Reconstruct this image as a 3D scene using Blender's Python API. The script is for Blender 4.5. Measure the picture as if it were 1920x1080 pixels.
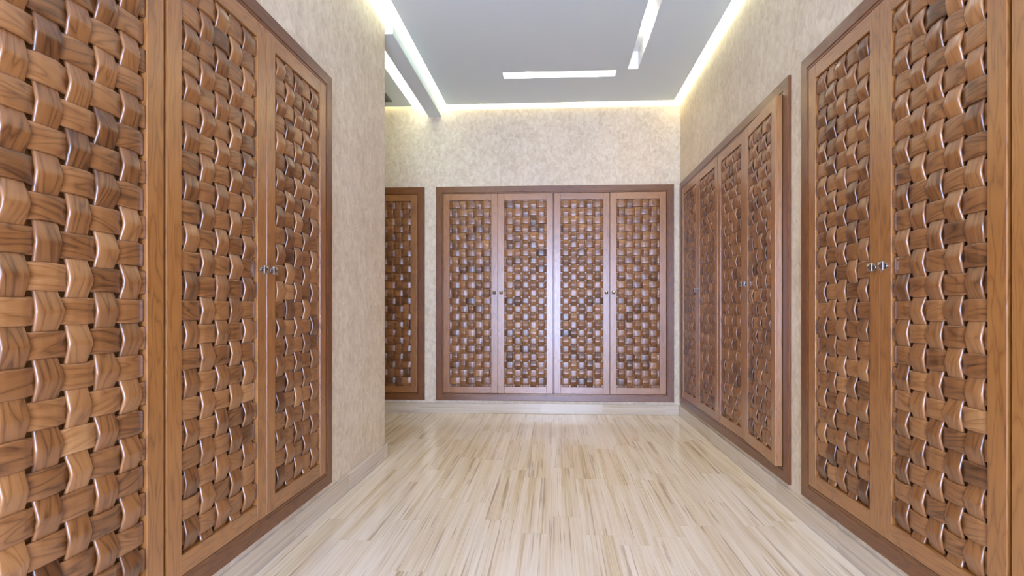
import bpy, bmesh, math, random
from mathutils import Vector, Matrix
for o in list(bpy.data.objects): bpy.data.objects.remove(o, do_unlink=True)
scene = bpy.context.scene
C = scene.collection
PI = math.pi

# ------------------------------------------------------------------ camera
cam = bpy.data.cameras.new('camera'); camo = bpy.data.objects.new('camera', cam); C.objects.link(camo)
EYE = 1.03
camo.location = (0, 0, EYE)
camo.rotation_euler = (PI/2, 0, math.atan(50/975))
cam.sensor_width = 36; cam.lens = 975/1920*36
cam.shift_x = -30/1920; cam.shift_y = 38/1920
cam.clip_start = 0.02
scene.camera = camo

# ------------------------------------------------------------------ world, light, exposure
scene.view_settings.view_transform = 'Standard'; scene.view_settings.look = 'None'
scene.view_settings.gamma = 1; scene.view_settings.use_curve_mapping = False
scene.view_settings.exposure = 0.0
w = bpy.data.worlds.new('world'); scene.world = w; w.use_nodes = True
w.node_tree.nodes['Background'].inputs[0].default_value = (.70, .76, 1, 1)
w.node_tree.nodes['Background'].inputs[1].default_value = 1.0

WARM = (1.0, .94, .62)
CREAM = (.97, 1.0, .80)
COOL = (.47, .62, 1.0)
def area(name, loc, rot, sx, sy, power, col, parent=None, spread=PI):
    l = bpy.data.lights.new(name, 'AREA'); l.shape = 'RECTANGLE'; l.size = sx; l.size_y = sy
    l.energy = power; l.color = col; l.spread = spread
    o = bpy.data.objects.new(name, l); C.objects.link(o); o.location = loc; o.rotation_euler = rot
    if parent: o.parent = parent
    return o
XR, XL, YB, YN = 1.21, -1.17, 5.08, -1.6        # right wall, left wall, back wall, wall behind the camera
YC = 3.53                                       # where the left wall ends at the alcove
XA = -2.62                                      # alcove side wall
ZP, ZS = EYE+1.98, EYE+1.98+.22                 # hung ceiling, slab above it
# daylight through the glazed doors behind the camera
area('daylight', (.05, YN-.30, 1.2), (PI/2, 0, 0), 2.0, 2.3, 400, COOL)
# LED strips in the coves (they lie on the hung ceiling's edge, light up and outwards)
area('cove_light_right', (1.10, (YN+YB)/2+.1, ZP+.075), (0, -math.radians(102), 0), .03, YB-YN-.3, 60, CREAM)
area('cove_light_left', (-1.00, (YN+YB)/2+.1, ZP+.075), (0, math.radians(102), 0), .03, YB-YN-.3, 62, CREAM)
area('cove_light_back', (.05, YB-.10, ZP+.075), (math.radians(102), 0, 0), 2.1, .03, 46, WARM)
area('cove_light_alcove', (-1.44, 4.3, ZP+.075), (0, -math.radians(102), 0), .03, 1.35, 16, CREAM)
area('cove_light_alcove_back', (-2.0, YB-.12, ZP+.075), (math.radians(102), 0, 0), 1.1, .03, 12, WARM)

# ------------------------------------------------------------------ materials
def newmat(name):
    m = bpy.data.materials.new(name); m.use_nodes = True
    nt = m.node_tree; b = nt.nodes['Principled BSDF']
    return m, nt, b
def N(nt, t, **k):
    n = nt.nodes.new(t)
    for a, v in k.items(): setattr(n, a, v)
    return n
def L(nt, a, b): nt.links.new(a, b)
def sr(r, g, b):
    f = lambda c: (c/255/12.92 if c/255 <= .04045 else ((c/255+.055)/1.055)**2.4)
    return (f(r), f(g), f(b), 1)
def math_n(nt, op, a, b=None, c=None):
    n = N(nt, 'ShaderNodeMath', operation=op)
    for i, v in enumerate((a, b, c)):
        if v is None: continue
        if isinstance(v, (int, float)): n.inputs[i].default_value = v
        else: L(nt, v, n.inputs[i])
    return n.outputs[0]
def ramp(nt, fac, stops, interp='LINEAR'):
    r = N(nt, 'ShaderNodeValToRGB'); r.color_ramp.interpolation = interp
    e = r.color_ramp.elements
    while len(e) < len(stops): e.new(.5)
    for el, (p, c) in zip(e, stops): el.position = p; el.color = c
    L(nt, fac, r.inputs[0]); return r.outputs[0]
def mix(nt, fac, a, b, mode='MIX'):
    n = N(nt, 'ShaderNodeMix', data_type='RGBA', blend_type=mode)
    for i, v in ((0, fac), (6, a), (7, b)):
        if isinstance(v, (int, float)): n.inputs[i].default_value = v
        elif isinstance(v, tuple): n.inputs[i].default_value = v
        else: L(nt, v, n.inputs[i])
    return n.outputs[2]
def noise(nt, vec, scale=1, detail=3, rough=.55, dist=0):
    n = N(nt, 'ShaderNodeTexNoise'); n.inputs['Scale'].default_value = scale
    n.inputs['Detail'].default_value = detail; n.inputs['Roughness'].default_value = rough
    n.inputs['Distortion'].default_value = dist
    L(nt, vec, n.inputs['Vector']); return n.outputs[0]
def bump(nt, b, h, s, d):
    n = N(nt, 'ShaderNodeBump'); n.inputs['Strength'].default_value = s; n.inputs['Distance'].default_value = d
    L(nt, h, n.inputs['Height']); L(nt, n.outputs[0], b.inputs['Normal'])

def wood(name, stops, rough, toned, spec=.5, ring=30, coat=0):
    m, nt, b = newmat(name)
    uv = N(nt, 'ShaderNodeUVMap'); uv.uv_map = 'UVMap'
    sep = N(nt, 'ShaderNodeSeparateXYZ'); L(nt, uv.outputs[0], sep.inputs[0])
    info = N(nt, 'ShaderNodeObjectInfo')
    u, v = sep.outputs[0], sep.outputs[1]
    seed = math_n(nt, 'MULTIPLY', info.outputs['Random'], 37.0)
    def vec(su, sv):
        c = N(nt, 'ShaderNodeCombineXYZ')
        L(nt, math_n(nt, 'MULTIPLY', u, su), c.inputs[0]); L(nt, math_n(nt, 'MULTIPLY', v, sv), c.inputs[1]); L(nt, seed, c.inputs[2])
        return c.outputs[0]
    n1 = noise(nt, vec(2.6, 17.0), 1, 2, .45)
    rings = math_n(nt, 'POWER', math_n(nt, 'ABSOLUTE', math_n(nt, 'SINE', math_n(nt, 'MULTIPLY', n1, ring))), .45)
    fib = noise(nt, vec(14, 330), 1, 3, .6)
    blot = noise(nt, vec(4, 8), 1, 2, .5)
    f = math_n(nt, 'ADD', math_n(nt, 'MULTIPLY', rings, .36), math_n(nt, 'MULTIPLY', fib, .42))
    f = math_n(nt, 'ADD', f, math_n(nt, 'MULTIPLY', blot, .35))
    f = math_n(nt, 'SUBTRACT', f, .16)
    if toned:
        at = N(nt, 'ShaderNodeAttribute'); at.attribute_name = 'tone'
        f = math_n(nt, 'ADD', f, math_n(nt, 'MULTIPLY', math_n(nt, 'SUBTRACT', at.outputs['Fac'], .5), .95))
    else:
        f = math_n(nt, 'ADD', f, math_n(nt, 'MULTIPLY', math_n(nt, 'SUBTRACT', info.outputs['Random'], .5), .18))
    col = ramp(nt, f, stops)
    L(nt, col, b.inputs['Base Color'])
    b.inputs['Roughness'].default_value = rough
    b.inputs['Specular IOR Level'].default_value = spec
    b.inputs['Coat Weight'].default_value = coat; b.inputs['Coat Roughness'].default_value = .24
    bump(nt, b, math_n(nt, 'ADD', math_n(nt, 'MULTIPLY', fib, .5), rings), .25, .0008)
    return m
M_weave = wood('woven_teak', [(.0, sr(60, 33, 17)), (.25, sr(94, 56, 28)), (.50, sr(131, 83, 44)), (.78, sr(153, 103, 59)), (1, sr(172, 124, 77))], .30, True, .8)
M_door = wood('door_teak', [(.15, sr(114, 67, 28)), (.5, sr(152, 97, 46)), (.9, sr(170, 117, 60))], .32, False, .95, coat=.4)
M_frame = wood('frame_wood', [(.15, sr(74, 37, 12)), (.5, sr(108, 60, 22)), (.9, sr(130, 80, 34))], .32, False, .8, coat=.15)
m, nt, b = newmat('dark_recess'); b.inputs['Base Color'].default_value = sr(58, 34, 22); b.inputs['Roughness'].default_value = .7; M_dark = m
m, nt, b = newmat('polished_nickel'); b.inputs['Base Color'].default_value = sr(170, 164, 160); b.inputs['Metallic'].default_value = 1; b.inputs['Roughness'].default_value = .28; M_metal = m
m, nt, b = newmat('white_gypsum'); b.inputs['Base Color'].default_value = sr(222, 230, 228); b.inputs['Roughness'].default_value = .8
tc = N(nt, 'ShaderNodeTexCoord'); bump(nt, b, noise(nt, tc.outputs['Object'], 60, 3), .05, .002); M_gyp = m
m, nt, b = newmat('vent_grey'); b.inputs['Base Color'].default_value = sr(120, 122, 118); b.inputs['Roughness'].default_value = .5; M_vent = m
m, nt, b = newmat('lamp_glow'); b.inputs['Emission Color'].default_value = (1, .97, .9, 1); b.inputs['Emission Strength'].default_value = 25; M_lamp = m
m, nt, b = newmat('white_metal'); b.inputs['Base Color'].default_value = sr(230, 230, 228); b.inputs['Roughness'].default_value = .4; M_wmetal = m

# plaster
m, nt, b = newmat('mottled_plaster')
tc = N(nt, 'ShaderNodeTexCoord'); mp = N(nt, 'ShaderNodeMapping'); mp.inputs['Scale'].default_value = (1, 1, .75)
L(nt, tc.outputs['Object'], mp.inputs[0])
a = noise(nt, mp.outputs[0], 26, 4, .62, .9); c2 = noise(nt, mp.outputs[0], 5, 3, .5)
f = math_n(nt, 'ADD', math_n(nt, 'MULTIPLY', a, .8), math_n(nt, 'MULTIPLY', c2, .25))
L(nt, ramp(nt, f, [(.34, sr(196, 175, 150)), (.50, sr(213, 194, 168)), (.66, sr(226, 210, 186))]), b.inputs['Base Color'])
b.inputs['Roughness'].default_value = .5; bump(nt, b, a, .22, .004); M_plaster = m

# striped travertine
def stone(name, plankw, plankl, offx, joints, tintdark, skirt=None):
    m, nt, b = newmat(name)
    uv = N(nt, 'ShaderNodeUVMap'); uv.uv_map = 'UVMap'
    sep = N(nt, 'ShaderNodeSeparateXYZ'); L(nt, uv.outputs[0], sep.inputs[0])
    X, Y = sep.outputs[0], sep.outputs[1]
    cx = math_n(nt, 'DIVIDE', math_n(nt, 'ADD', X, offx), plankw); ci = math_n(nt, 'FLOOR', cx)
    wn = N(nt, 'ShaderNodeTexWhiteNoise', noise_dimensions='1D'); L(nt, ci, wn.inputs['W'])
    ry = math_n(nt, 'ADD', math_n(nt, 'DIVIDE', Y, plankl), math_n(nt, 'MULTIPLY', wn.outputs[0], 7.3)); ri = math_n(nt, 'FLOOR', ry)
    cb = N(nt, 'ShaderNodeCombineXYZ'); L(nt, ci, cb.inputs[0]); L(nt, ri, cb.inputs[1])
    w2 = N(nt, 'ShaderNodeTexWhiteNoise', noise_dimensions='2D'); L(nt, cb.outputs[0], w2.inputs['Vector'])
    rnd = w2.outputs[0]
    def vec(sx, sy):
        c = N(nt, 'ShaderNodeCombineXYZ')
        L(nt, math_n(nt, 'MULTIPLY', X, sx), c.inputs[0]); L(nt, math_n(nt, 'MULTIPLY', Y, sy), c.inputs[1])
        L(nt, math_n(nt, 'MULTIPLY', rnd, 9), c.inputs[2]); return c.outputs[0]
    broad = noise(nt, vec(24, .45), 1, 3, .55, .15)
    fine = noise(nt, vec(150, 1.3), 1, 4, .65, .25)
    vein = noise(nt, vec(64, .8), 1, 5, .62, .35)
    f = math_n(nt, 'ADD', math_n(nt, 'MULTIPLY', broad, .55), math_n(nt, 'MULTIPLY', fine, .45))
    f = math_n(nt, 'ADD', f, math_n(nt, 'MULTIPLY', math_n(nt, 'SUBTRACT', rnd, .5), .08))
    base = ramp(nt, f, [(.30, sr(184, 160, 122)), (.40, sr(210, 190, 160)), (.50, sr(222, 205, 184)), (.64, sr(231, 218, 202))])
    brk = noise(nt, vec(9, 3.2), 1, 2, .5)
    vf = math_n(nt, 'ADD', vein, math_n(nt, 'MULTIPLY', math_n(nt, 'SUBTRACT', brk, .5), .28))
    vm = ramp(nt, vf, [(.36, (1, 1, 1, 1)), (.425, (0, 0, 0, 1))])
    band = noise(nt, vec(13, .9), 1, 3, .6, .4)
    bmk = ramp(nt, band, [(.36, (1, 1, 1, 1)), (.48, (0, 0, 0, 1))])
    stk = noise(nt, vec(210, 1.0), 1, 3, .7, .3)
    bmk = math_n(nt, 'MULTIPLY', bmk, ramp(nt, stk, [(.40, (1, 1, 1, 1)), (.60, (.15, .15, .15, 1))]))
    col = mix(nt, math_n(nt, 'MULTIPLY', bmk, .42), base, sr(174, 140, 100))
    col = mix(nt, math_n(nt, 'MULTIPLY', vm, .48), col, sr(*tintdark))
    if joints:
        fx = math_n(nt, 'FRACT', cx); fy = math_n(nt, 'FRACT', ry)
        jx = math_n(nt, 'LESS_THAN', fx, .0012/plankw); jy = math_n(nt, 'LESS_THAN', fy, .0014/plankl)
        j = math_n(nt, 'MAXIMUM', jx, jy)
        col = mix(nt, math_n(nt, 'MULTIPLY', j, .35), col, sr(170, 150, 128))
    if not skirt is None: col = mix(nt, .45, col, skirt)
    L(nt, col, b.inputs['Base Color'])
    b.inputs['Roughness'].default_value = .17; b.inputs['Specular IOR Level'].default_value = .45
    return m
M_floor = stone('striped_travertine', .155, .78, 5-.01, True, (140, 108, 76))
M_base = stone('travertine_skirting', .4, .60, 3, True, (150, 124, 100), sr(178, 164, 146))

# ------------------------------------------------------------------ mesh helpers
class MB:
    def __init__(s, seed=0):
        s.bm = bmesh.new(); s.uv = s.bm.loops.layers.uv.new('UVMap')
        s.tone = s.bm.verts.layers.float.new('tone'); s.r = random.Random(seed)
    def box(s, x0, x1, y0, y1, z0, z1, bev=0, grain='z', off=True):
        """grain: axis the grain runs along; u runs along the grain in metres"""
        b2 = bmesh.new()
        bmesh.ops.create_cube(b2, size=1)
        bmesh.ops.transform(b2, matrix=Matrix.Translation(((x0+x1)/2, (y0+y1)/2, (z0+z1)/2)) @ Matrix.Diagonal((abs(x1-x0), abs(y1-y0), abs(z1-z0), 1)), verts=b2.verts)
        if bev: bmesh.ops.bevel(b2, geom=b2.edges[:], offset=bev, segments=2, affect='EDGES', profile=.6)
        s.merge(b2, grain, off)
    def merge(s, b2, grain='z', off=True, smooth=False):
        b2.normal_update()
        ou, ov = (s.r.uniform(0, 40), s.r.uniform(0, 40)) if off else (0, 0)
        g = 'xyz'.index(grain); vm = {}
        for v in b2.verts: vm[v] = s.bm.verts.new(v.co)
        for f in b2.faces:
            nf = s.bm.faces.new([vm[v] for v in f.verts]); nf.smooth = smooth or f.smooth
            n = f.normal; a = max(range(3), key=lambda i: abs(n[i]))
            rest = [i for i in range(3) if i != a]
            if g in rest: ui, vi = g, [i for i in rest if i != g][0]
            else: ui, vi = rest
            for l in nf.loops:
                l[s.uv].uv = (l.vert.co[ui]+ou, l.vert.co[vi]+ov+a*.37)
        b2.free()
    def build(s, name, mat, parent=None):
        me = bpy.data.meshes.new(name); s.bm.normal_update(); s.bm.to_mesh(me); s.bm.free(); me.materials.append(mat)
        o = bpy.data.objects.new(name, me); C.objects.link(o)
        if parent: o.parent = parent
        return o
def structure(o): o['kind'] = 'structure'; return o
def thing(name, label, cat, loc, rz=0, group=None):
    o = bpy.data.objects.new(name, None); C.objects.link(o); o.location = loc; o.rotation_euler = (0, 0, rz)
    o.empty_display_size = .1; o['label'] = label; o['category'] = cat
    if group: o['group'] = group
    return o

# ------------------------------------------------------------------ wardrobe dimensions
FH, FW, DW, MID, GAP = 2.10, .070, .540, .010, .0025
FB = .125                                  # underside of a frame above the floor
STILE, RAIL = .064, .064
def width(n): return 2*FW + n*DW + (n//2-1)*MID + .004
UNITS = dict(right_far=(5.043-width(4), 5.043), right_near=(2.590-width(4), 2.590), left=(2.645-width(4), 2.645))
BX0 = -1.168; BX1 = BX0+width(4)
AX1 = -1.281; AX0 = AX1-width(2)

# ------------------------------------------------------------------ room shell
T = .16
def wall(name, axis, at, out, a0, a1, z0, z1, holes):
    """slab with rectangular holes; axis 'x' = plane of constant x; out = +1/-1 side where its thickness goes"""
    mb = MB(1)
    lo, hi = sorted((at, at+out*T))
    def put(p0, p1, q0, q1):
        if p1-p0 < 1e-4 or q1-q0 < 1e-4: return
        if axis == 'x': mb.box(lo, hi, p0, p1, q0, q1)
        else: mb.box(p0, p1, lo, hi, q0, q1)
    cur = a0
    for (h0, h1, g0, g1) in sorted(holes):
        put(cur, h0, z0, z1); put(h0, h1, z0, g0); put(h0, h1, g1, z1); cur = h1
    put(cur, a1, z0, z1)
    return structure(mb.build(name, M_plaster))
m_ = .012   # the frame laps this far over the hole's edge
def hole(a, b): return (a+m_, b-m_, FB+m_, FB+FH-m_)
wall('wall_right', 'x', XR, 1, YN-T, YB+T, 0, ZS, [hole(*UNITS['right_far']), hole(*UNITS['right_near'])])
wall('wall_left', 'x', XL, -1, YN-T, YC, 0, ZS, [hole(*UNITS['left'])])
wall('wall_back', 'y', YB, 1, XA-T, XR, 0, ZS, [hole(BX0, BX1), hole(AX0, AX1)])
wall('wall_alcove_side', 'x', XA, -1, YC-T, YB, 0, ZS, [])
wall('wall_alcove_front', 'y', YC, -1, XA, XL-T, 0, ZS, [])
wall('wall_behind', 'y', YN, -1, XL, XR, 0, ZS, [(-.90, 1.0, 0.02, 2.35)])
# glazed door leaves in the wall behind the camera, the source of the daylight
fr = MB(4)
for x0, x1 in ((-.89, -.83), (.02, .08), (.93, .99)): fr.box(x0, x1, YN-.09, YN-.03, .03, 2.34, .003)
for z0, z1 in ((.03, .12), (2.27, 2.34)): fr.box(-.83, .93, YN-.088, YN-.032, z0, z1, .003)
structure(fr.build('window_1', M_wmetal))

fl = MB(2); fl.box(XA-T, XR+T, YN-T, YB+T, -.06, 0, grain='z', off=False)
fo = fl.build('floor', M_floor); structure(fo)
for p in fo.data.polygons:
    for li in p.loop_indices:
        co = fo.data.vertices[fo.data.loops[li].vertex_index].co
        fo.data.uv_layers['UVMap'].data[li].uv = (co.x, co.y)

# hung ceiling with slots, the slab above it
cl = MB(3)
cl.box(XA-T, XR+T, YN-T, YB+T, ZS, ZS+.05)
def panel(x0, x1, y0, y1, slots, z0=ZP, z1=ZP+.045):
    xs = sorted({x0, x1} | {s[0] for s in slots} | {s[1] for s in slots}); ys = sorted({y0, y1} | {s[2] for s in slots} | {s[3] for s in slots})
    for i in range(len(xs)-1):
        for j in range(len(ys)-1):
            cx, cy = (xs[i]+xs[i+1])/2, (ys[j]+ys[j+1])/2
            if any(s[0] < cx < s[1] and s[2] < cy < s[3] for s in slots): continue
            cl.box(xs[i], xs[i+1], ys[j], ys[j+1], z0, z1)
SLOTS = [(-.441, .517, 4.352, 4.474), (.600, .694, 2.35, 4.348), (-.44, .50, 2.10, 2.22), (-.54, -.44, 2.35, 3.20)]
SLOTS = SLOTS[:2]
panel(-1.052, 1.138, YN+.08, YB-.065, SLOTS)
panel(XA+.08, -1.395, YC+.08, YB-.045, [])
structure(cl.build('ceiling', M_gyp))
bm_ = MB(5); bm_.box(-1.243, -1.113, YC, YB, EYE+1.89, ZS, .002); structure(bm_.build('trim_1', M_gyp))

# skirting boards of the same stone
def skirting(name, pts):
    """pts: list of (x0,x1,y0,y1, long axis)"""
    mb = MB(6)
    for x0, x1, y0, y1, ax in pts: mb.box(x0, x1, y0, y1, 0, .098, .004, grain=ax, off=False)
    o = structure(mb.build(name, M_base))
    for p in o.data.polygons:                   # veins run along the board
        for li in p.loop_indices:
            co = o.data.vertices[o.data.loops[li].vertex_index].co
            ax = pts[0][4]
            o.data.uv_layers['UVMap'].data[li].uv = (co.z+.02, co.y if ax == 'y' else co.x)
    return o
BT = .016
skirting('baseboard_right', [(XR-BT, XR, YN, YB, 'y')])
skirting('baseboard_left', [(XL, XL+BT, YN, YC+BT, 'y')])
skirting('baseboard_back', [(XA, XR-BT, YB-BT, YB, 'x')])
skirting('baseboard_alcove', [(XA+BT, XL, YC, YC+BT, 'x')])

# ------------------------------------------------------------------ weave
WP_W = DW-2*STILE            # woven panel width
WP_H = FH-2*FW-.006-2*RAIL   # woven panel height
ROWP = .0785; COLP = .0775
def weave_mesh(seed, flip):
    """local: x across, z up, front towards -y, origin at the panel's centre; y of stile face = 0"""
    mb = MB(seed); bm = mb.bm; r = mb.r; uv = mb.uv; tn = mb.tone
    MIDY = .011; TH = .007
    ztop = WP_H/2
    nr = 23; rows = [ztop-.044-i*ROWP for i in range(nr)]; cols = [(-2+i)*COLP for i in range(5)]
    bow = [[r.uniform(-1, 1) for _ in cols] for _ in range(nr)]
    def strip(vertical, k, lo, hi, centre, W, crossings, parity, amp):
        # samples along the strip
        n = int(round((hi-lo)/.0065)); pitch = ROWP if vertical else COLP
        prof = [(-1, -.5), (-.985, -.1), (-.955, .22), (-.915, .42), (-.84, .5), (-.4, .5), (0, .5), (.4, .5), (.84, .5), (.915, .42), (.955, .22), (.985, -.1), (1, -.5)]
        c0 = crossings[0]; rings = []; segs = []
        ncell = len(crossings)+2
        sj = [(r.uniform(-.0022, .0022), r.uniform(-.0025, .003), r.uniform(.86, 1.12), min(1, max(0, r.gauss(.5, .13))), r.uniform(0, 60), r.uniform(-.05, .05), r.uniform(-.0012, .0012)) for _ in range(ncell)]
        for i in range(n+1):
            t = lo+(hi-lo)*i/n
            q = (t-c0)/pitch if not vertical else (c0-t)/pitch        # crossing coordinate
            ci = int(math.floor(q+.5)); d = q-ci                      # -.5...5 around the crossing
            over = ((ci+parity) % 2 == 0)
            # wave: +1 at an 'over' crossing, -1 at an 'under' one
            a = abs(d)
            if vertical: wv = .66*(1-2*a)+.34*math.cos(PI*a)
            else: wv = min(1, 1.45*math.cos(PI*a))*(1 if a < .4 else 1); wv = .93*wv+.07*(1-2*a)
            wv = wv if over else -wv
            # the visible piece is centred on an over crossing and spans +-1 of the pitch: its index
            si = (ci if over else (ci+1 if d >= 0 else ci-1))
            si = max(-1, min(ncell-2, si)); J = sj[si+1]
            lift = 1 if wv > 0 else .0
            y = MIDY-amp*wv*(J[2] if wv > 0 else 1)
            wdt = W/2*(1+(.05*max(0, wv) if vertical else .0)) + J[1]*max(0, wv)
            off = centre+J[0]*max(0, min(1, wv*1.5))
            crown = .0010 if vertical else .0006
            ring = []
            for (pa, pb) in prof:
                yy = y-TH*pb-crown*(1-pa*pa)*(1 if pb > 0 else 0)+J[6]*pa*max(0, wv)
                if vertical: co = (off+pa*wdt, yy, t)
                else: co = (t, yy, off+pa*wdt)
                ring.append(bm.verts.new(co))
            rings.append(ring); segs.append((si, J, t))
        m = len(prof)
        for i in range(n):
            # an edge between two pieces lies hidden below a crossing
            J = segs[i][1] if True else None
            A, B = rings[i], rings[i+1]
            for j in range(m):
                vs = [A[j], B[j], B[(j+1) % m], A[(j+1) % m]]
                if vertical: vs = vs[::-1]
                try: f = bm.faces.new(vs)
                except ValueError: continue
                f.smooth = j < 12 
                for l in f.loops:
                    jj = j if l.vert in (A[j], B[j]) else j+1
                    tt = segs[i][2] if l.vert in (A[j], A[(j+1) % m]) else segs[i+1][2]
                    pa = prof[jj % m][0]
                    l[uv].uv = (tt+J[4], pa*W/2*1.0+J[4]*.31+J[5]*tt*6)
            for v in A: v[tn] = segs[i][1][3]
        for v in rings[-1]: v[tn] = segs[-1][1][3]
        for e in (rings[0], rings[-1]):
            try: bm.faces.new(e if (e is rings[0]) != vertical else e[::-1])
            except ValueError: pass
    # parity: row 0 / column 0 is a horizontal piece on top
    for k, cx in enumerate(cols):
        strip(True, k, -WP_H/2+.0005, WP_H/2-.0005, cx, .060, rows, (k+1+flip) % 2, .0105)
    for k, rz in enumerate(rows):
        lo = rz
        strip(False, k, -WP_W/2+.0005, WP_W/2-.0005, rz, .0660, cols, (k+flip) % 2, .0048)
    bmesh.ops.recalc_face_normals(bm, faces=bm.faces[:])
    me = bpy.data.meshes.new('woven_panel'); bm.to_mesh(me); bm.free(); me.materials.append(M_weave)
    # backing board joined in
    return me
def weave_with_back(seed, flip):
    me = weave_mesh(seed, flip)
    b = bmesh.new(); b.from_mesh(me)
    uvl = b.loops.layers.uv['UVMap']; tn = b.verts.layers.float['tone']
    n0 = len(b.verts)
    geo = bmesh.ops.create_cube(b, size=1, matrix=Matrix.Translation((0, .0295, 0)) @ Matrix.Diagonal((WP_W+.01, .006, WP_H+.01, 1)))
    for v in geo['verts']:
        v[tn] = .7
        for f in v.link_faces:
            for l in f.loops: l[uvl].uv = (l.vert.co.z, l.vert.co.x)
    b.to_mesh(me); b.free(); return me
WEAVES = [[weave_with_back(s+f, f) for s in (11, 23, 37, 41)] for f in (0, 1)]

def door_mesh(seed):
    mb = MB(seed); H2 = WP_H/2+RAIL; W2 = DW/2-GAP/2-.0005
    y0, y1 = 0, .036; bv = .0018
    mb.box(-W2, -WP_W/2, y0, y1, -H2, H2, bv, 'z'); mb.box(WP_W/2, W2, y0, y1, -H2, H2, bv, 'z')
    mb.box(-WP_W/2, WP_W/2, y0+.0005, y1, WP_H/2, H2, bv, 'x'); mb.box(-WP_W/2, WP_W/2, y0+.0005, y1, -H2, -WP_H/2, bv, 'x')
    return mb
def knob_mesh():
    mb = MB(9)
    def cyl(y0, y1, r0, r1, n=20):
        b2 = bmesh.new(); A = [b2.verts.new((r0*math.cos(2*PI*i/n), y0, r0*math.sin(2*PI*i/n))) for i in range(n)]
        B = [b2.verts.new((r1*math.cos(2*PI*i/n), y1, r1*math.sin(2*PI*i/n))) for i in range(n)]
        for i in range(n):
            f = b2.faces.new((A[i], A[(i+1) % n], B[(i+1) % n], B[i])); f.smooth = True
        b2.faces.new(A[::-1]); b2.faces.new(B); bmesh.ops.recalc_face_normals(b2, faces=b2.faces[:]); mb.merge(b2)
    cyl(0, -.003, .011, .010); cyl(-.003, -.013, .0065, .0075)
    s = .0155; b2 = bmesh.new()
    loops = []
    for y, q in ((-.012, .011), (-.0135, s), (-.0185, s), (-.020, s*.93)):
        loops.append([b2.verts.new((sx*q, y, sz*q)) for sx, sz in ((-1, -1), (1, -1), (1, 1), (-1, 1))])
    for A, B in zip(loops, loops[1:]):
        for i in range(4): b2.faces.new((A[i], A[(i+1) % 4], B[(i+1) % 4], B[i]))
    b2.faces.new(loops[0][::-1])
    # four facets falling towards a sunk diagonal cross
    Lp = loops[-1]; ap = b2.verts.new((0, -.0275, 0))
    for i in range(4): b2.faces.new((Lp[i], Lp[(i+1) % 4], ap))
    bmesh.ops.recalc_face_normals(b2, faces=b2.faces[:]); mb.merge(b2)
    me = bpy.data.meshes.new('knob'); mb.bm.to_mesh(me); mb.bm.free(); me.materials.append(M_metal); return me
KNOB = knob_mesh()
DOORS = []
for s in (51, 52, 53, 54):
    o = door_mesh(s).build('door', M_door); DOORS.append(o.data); bpy.data.objects.remove(o)
KZ = 1.183
def wardrobe(label, n, origin, rz, seed, group=None, ajar=None, flip=0):
    """origin: left end of the frame (seen from the front) at floor level on the wall plane"""
    rn = random.Random(seed); Wd = width(n)
    t = thing('built_in_wardrobe', label, 'wardrobe', origin, rz, group)
    P = .016                                    # how far the frame stands off the wall
    fm = MB(seed)
    z0, z1 = FB, FB+FH
    def mitre(p, q, horizontal, outer):
        pass
    prof = [(0, -.0005), (0, -P+.003), (.003, -P), (FW*.80, -P), (FW*.80+.004, -P+.004), (FW-.002, -P+.004), (FW, -P+.006), (FW, .055), (m_+.002, .055), (m_+.002, -.0005)]
    corners = [(0, z0, 1, 1), (Wd, z0, -1, 1), (Wd, z1, -1, -1), (0, z1, 1, -1)]
    bm = fm.bm; R = [[bm.verts.new((cx+sx*p, y, cz+sz*p)) for p, y in prof] for cx, cz, sx, sz in corners]
    for i in range(4):
        A, B = R[i], R[(i+1) % 4]; ou = rn.uniform(0, 30)
        for j in range(len(prof)):
            k = (j+1) % len(prof)
            f = bm.faces.new((A[j], B[j], B[k], A[k]))
            for l in f.loops:
                c = l.vert.co
                pj = j if l.vert in (A[j], B[j]) else k
                l[fm.uv].uv = ((c.x if i % 2 == 0 else c.z)+ou, prof[pj][0]+prof[pj][1]+ou*.3)
    bmesh.ops.recalc_face_normals(bm, faces=bm.faces[:])
    fm.build('frame', M_frame, t)
    bk = MB(seed+1); bk.box(m_+.004, Wd-m_-.004, .058, .07, z0+m_+.004, z1-m_-.004)
    bk.build('carcass', M_dark, t)
    if n == 4:
        md = MB(seed+2); c = Wd/2; md.box(c-.020, c+.020, .026, .054, z0+FW, z1-FW, .001); md.build('mullion', M_frame, t)
    zc = (z0+z1)/2
    x = FW+.002
    for i in range(n):
        if i == 2: x += MID
        d = bpy.data.objects.new('door', DOORS[(i+seed) % 4]); C.objects.link(d); d.parent = t
        FY = -P+.002-.001*(i % 2)
        d.location = (x+DW/2, FY, zc)
        wv = bpy.data.objects.new('woven_panel', WEAVES[flip][(i+seed) % 4]); C.objects.link(wv); wv.parent = d
        kn = bpy.data.objects.new('knob', KNOB); C.objects.link(kn); kn.parent = d
        sgn = 1 if i % 2 == 0 else -1
        kn.location = (sgn*(DW/2-.034), 0, KZ-zc)
        kn['label'] = 'small square nickel knob with pyramid face'
        if ajar and i == ajar[0]:
            # leaf sprung off its hinge: its hinge side stands out of the frame
            a = ajar[1]; hw = DW/2
            d.rotation_euler = (0, 0, -a)
            d.location = (x+hw*math.cos(a)+.001, FY-hw*math.sin(a)-.001, zc)
        x += DW
    return t
wardrobe('wide four-door built-in wardrobe with square woven wood panels, on the end wall facing the camera', 4, (BX0, YB, 0), 0, 100)
wardrobe('narrow wardrobe on the end wall, half hidden behind the left wall corner', 2, (AX0, YB, 0), 0, 201)
wardrobe('four-door woven wood wardrobe on the right wall by the far corner, nearest door sticking out', 4, (XR, UNITS['right_far'][1], 0), -PI/2, 302, flip=1, ajar=(3, math.radians(3.4)))
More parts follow.
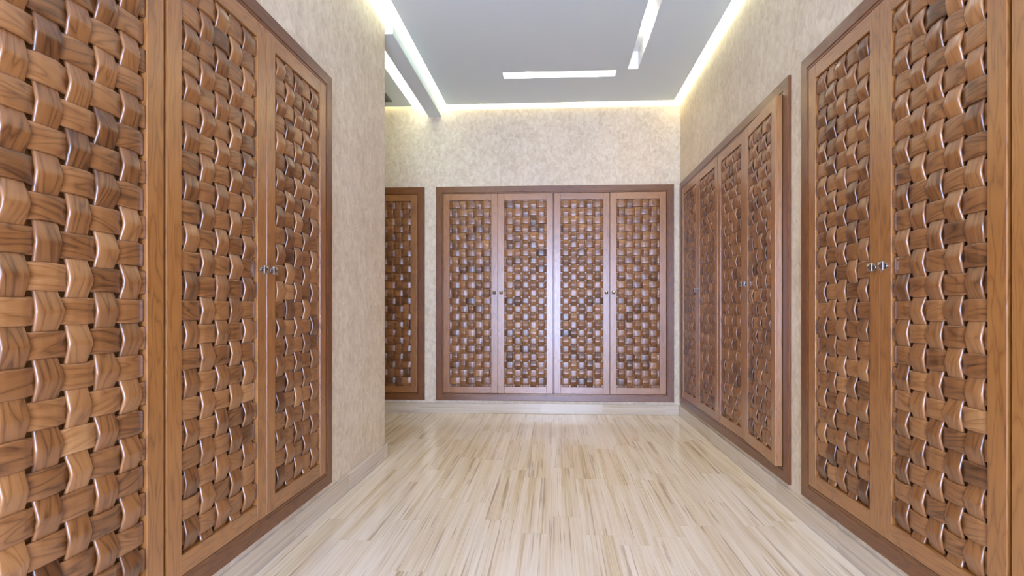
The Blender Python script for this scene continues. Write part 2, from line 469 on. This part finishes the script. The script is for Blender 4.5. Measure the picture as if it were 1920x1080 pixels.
wardrobe('large woven wood wardrobe on the right wall nearest the camera, cut by picture edge', 4, (XR, UNITS['right_near'][1], 0), -PI/2, 403, flip=1)
wardrobe('large woven wood wardrobe set in the left wall, cut off by the left edge', 4, (XL, UNITS['left'][0], 0), PI/2, 502, flip=1)

# ------------------------------------------------------------------ slot lights in the hung ceiling
def slot_light(label, s, lamps):
    x0, x1, y0, y1 = s
    t = thing('ceiling_slot_light', label, 'ceiling light', ((x0+x1)/2, (y0+y1)/2, ZP), 0)
    w, l = (x1-x0)/2-.0005, (y1-y0)/2-.0005; th = .004; h = .15
    mb = MB(7)
    mb.box(-w, -w+th, -l, l, .0, h); mb.box(w-th, w, -l, l, 0, h)
    mb.box(-w+th, w-th, -l, -l+th, 0, h); mb.box(-w+th, w-th, l-th, l, 0, h)
    mb.box(-w+th, w-th, -l+th, l-th, h-th, h)
    mb.build('housing', M_wmetal, t)
    for (lx, ly) in lamps:
        r = .028; b2 = bmesh.new()
        bmesh.ops.create_cone(b2, cap_ends=True, segments=24, radius1=r, radius2=r*.9, depth=.03, matrix=Matrix.Translation((lx-(x0+x1)/2, ly-(y0+y1)/2, h-th-.016)))
        q = MB(8); q.merge(b2); o = q.build('spot_lamp', M_lamp, t); o['label'] = 'round glowing spot lamp'
        sp = bpy.data.lights.new('spot', 'SPOT'); sp.energy = 26; sp.color = WARM; sp.spot_size = math.radians(100); sp.spot_blend = .6; sp.shadow_soft_size = .025
        so = bpy.data.objects.new('spot', sp); C.objects.link(so); so.parent = t; so.location = (lx-(x0+x1)/2, ly-(y0+y1)/2, h-th-.035)
        gp = bpy.data.lights.new('bulb', 'POINT'); gp.energy = 3.2; gp.color = (1, .95, .84); gp.shadow_soft_size = .02
        go = bpy.data.objects.new('bulb', gp); C.objects.link(go); go.parent = t; go.location = (so.location[0], so.location[1], h-th-.055)
    return t
slot_light('short bright ceiling slot light running across the room towards the end wall', SLOTS[0], [(-.23, 4.413), (.31, 4.413)])
slot_light('long bright ceiling slot light running lengthwise beside the right wall', SLOTS[1], [(.647, 3.85), (.647, 2.85)])

# ventilation grille in the alcove ceiling
v = thing('ceiling_vent', 'grey air vent in the alcove ceiling beside the left wall corner', 'vent', (-1.70, 4.80, ZP), 0)
mb = MB(12)
for x0, x1, y0, y1 in ((-.15, .15, -.10, -.08), (-.15, .15, .08, .10), (-.15, -.13, -.08, .08), (.13, .15, -.08, .08)): mb.box(x0, x1, y0, y1, -.008, 0, .001)
mb.build('frame', M_vent, v)
mb = MB(13)
for k in range(9):
    y = -.072+k*.018
    b2 = bmesh.new(); bmesh.ops.create_cube(b2, size=1, matrix=Matrix.Translation((0, y, -.0045)) @ Matrix.Rotation(math.radians(35), 4, 'X') @ Matrix.Diagonal((.26, .012, .0015, 1))); mb.merge(b2)
mb.build('louvre', M_vent, v)
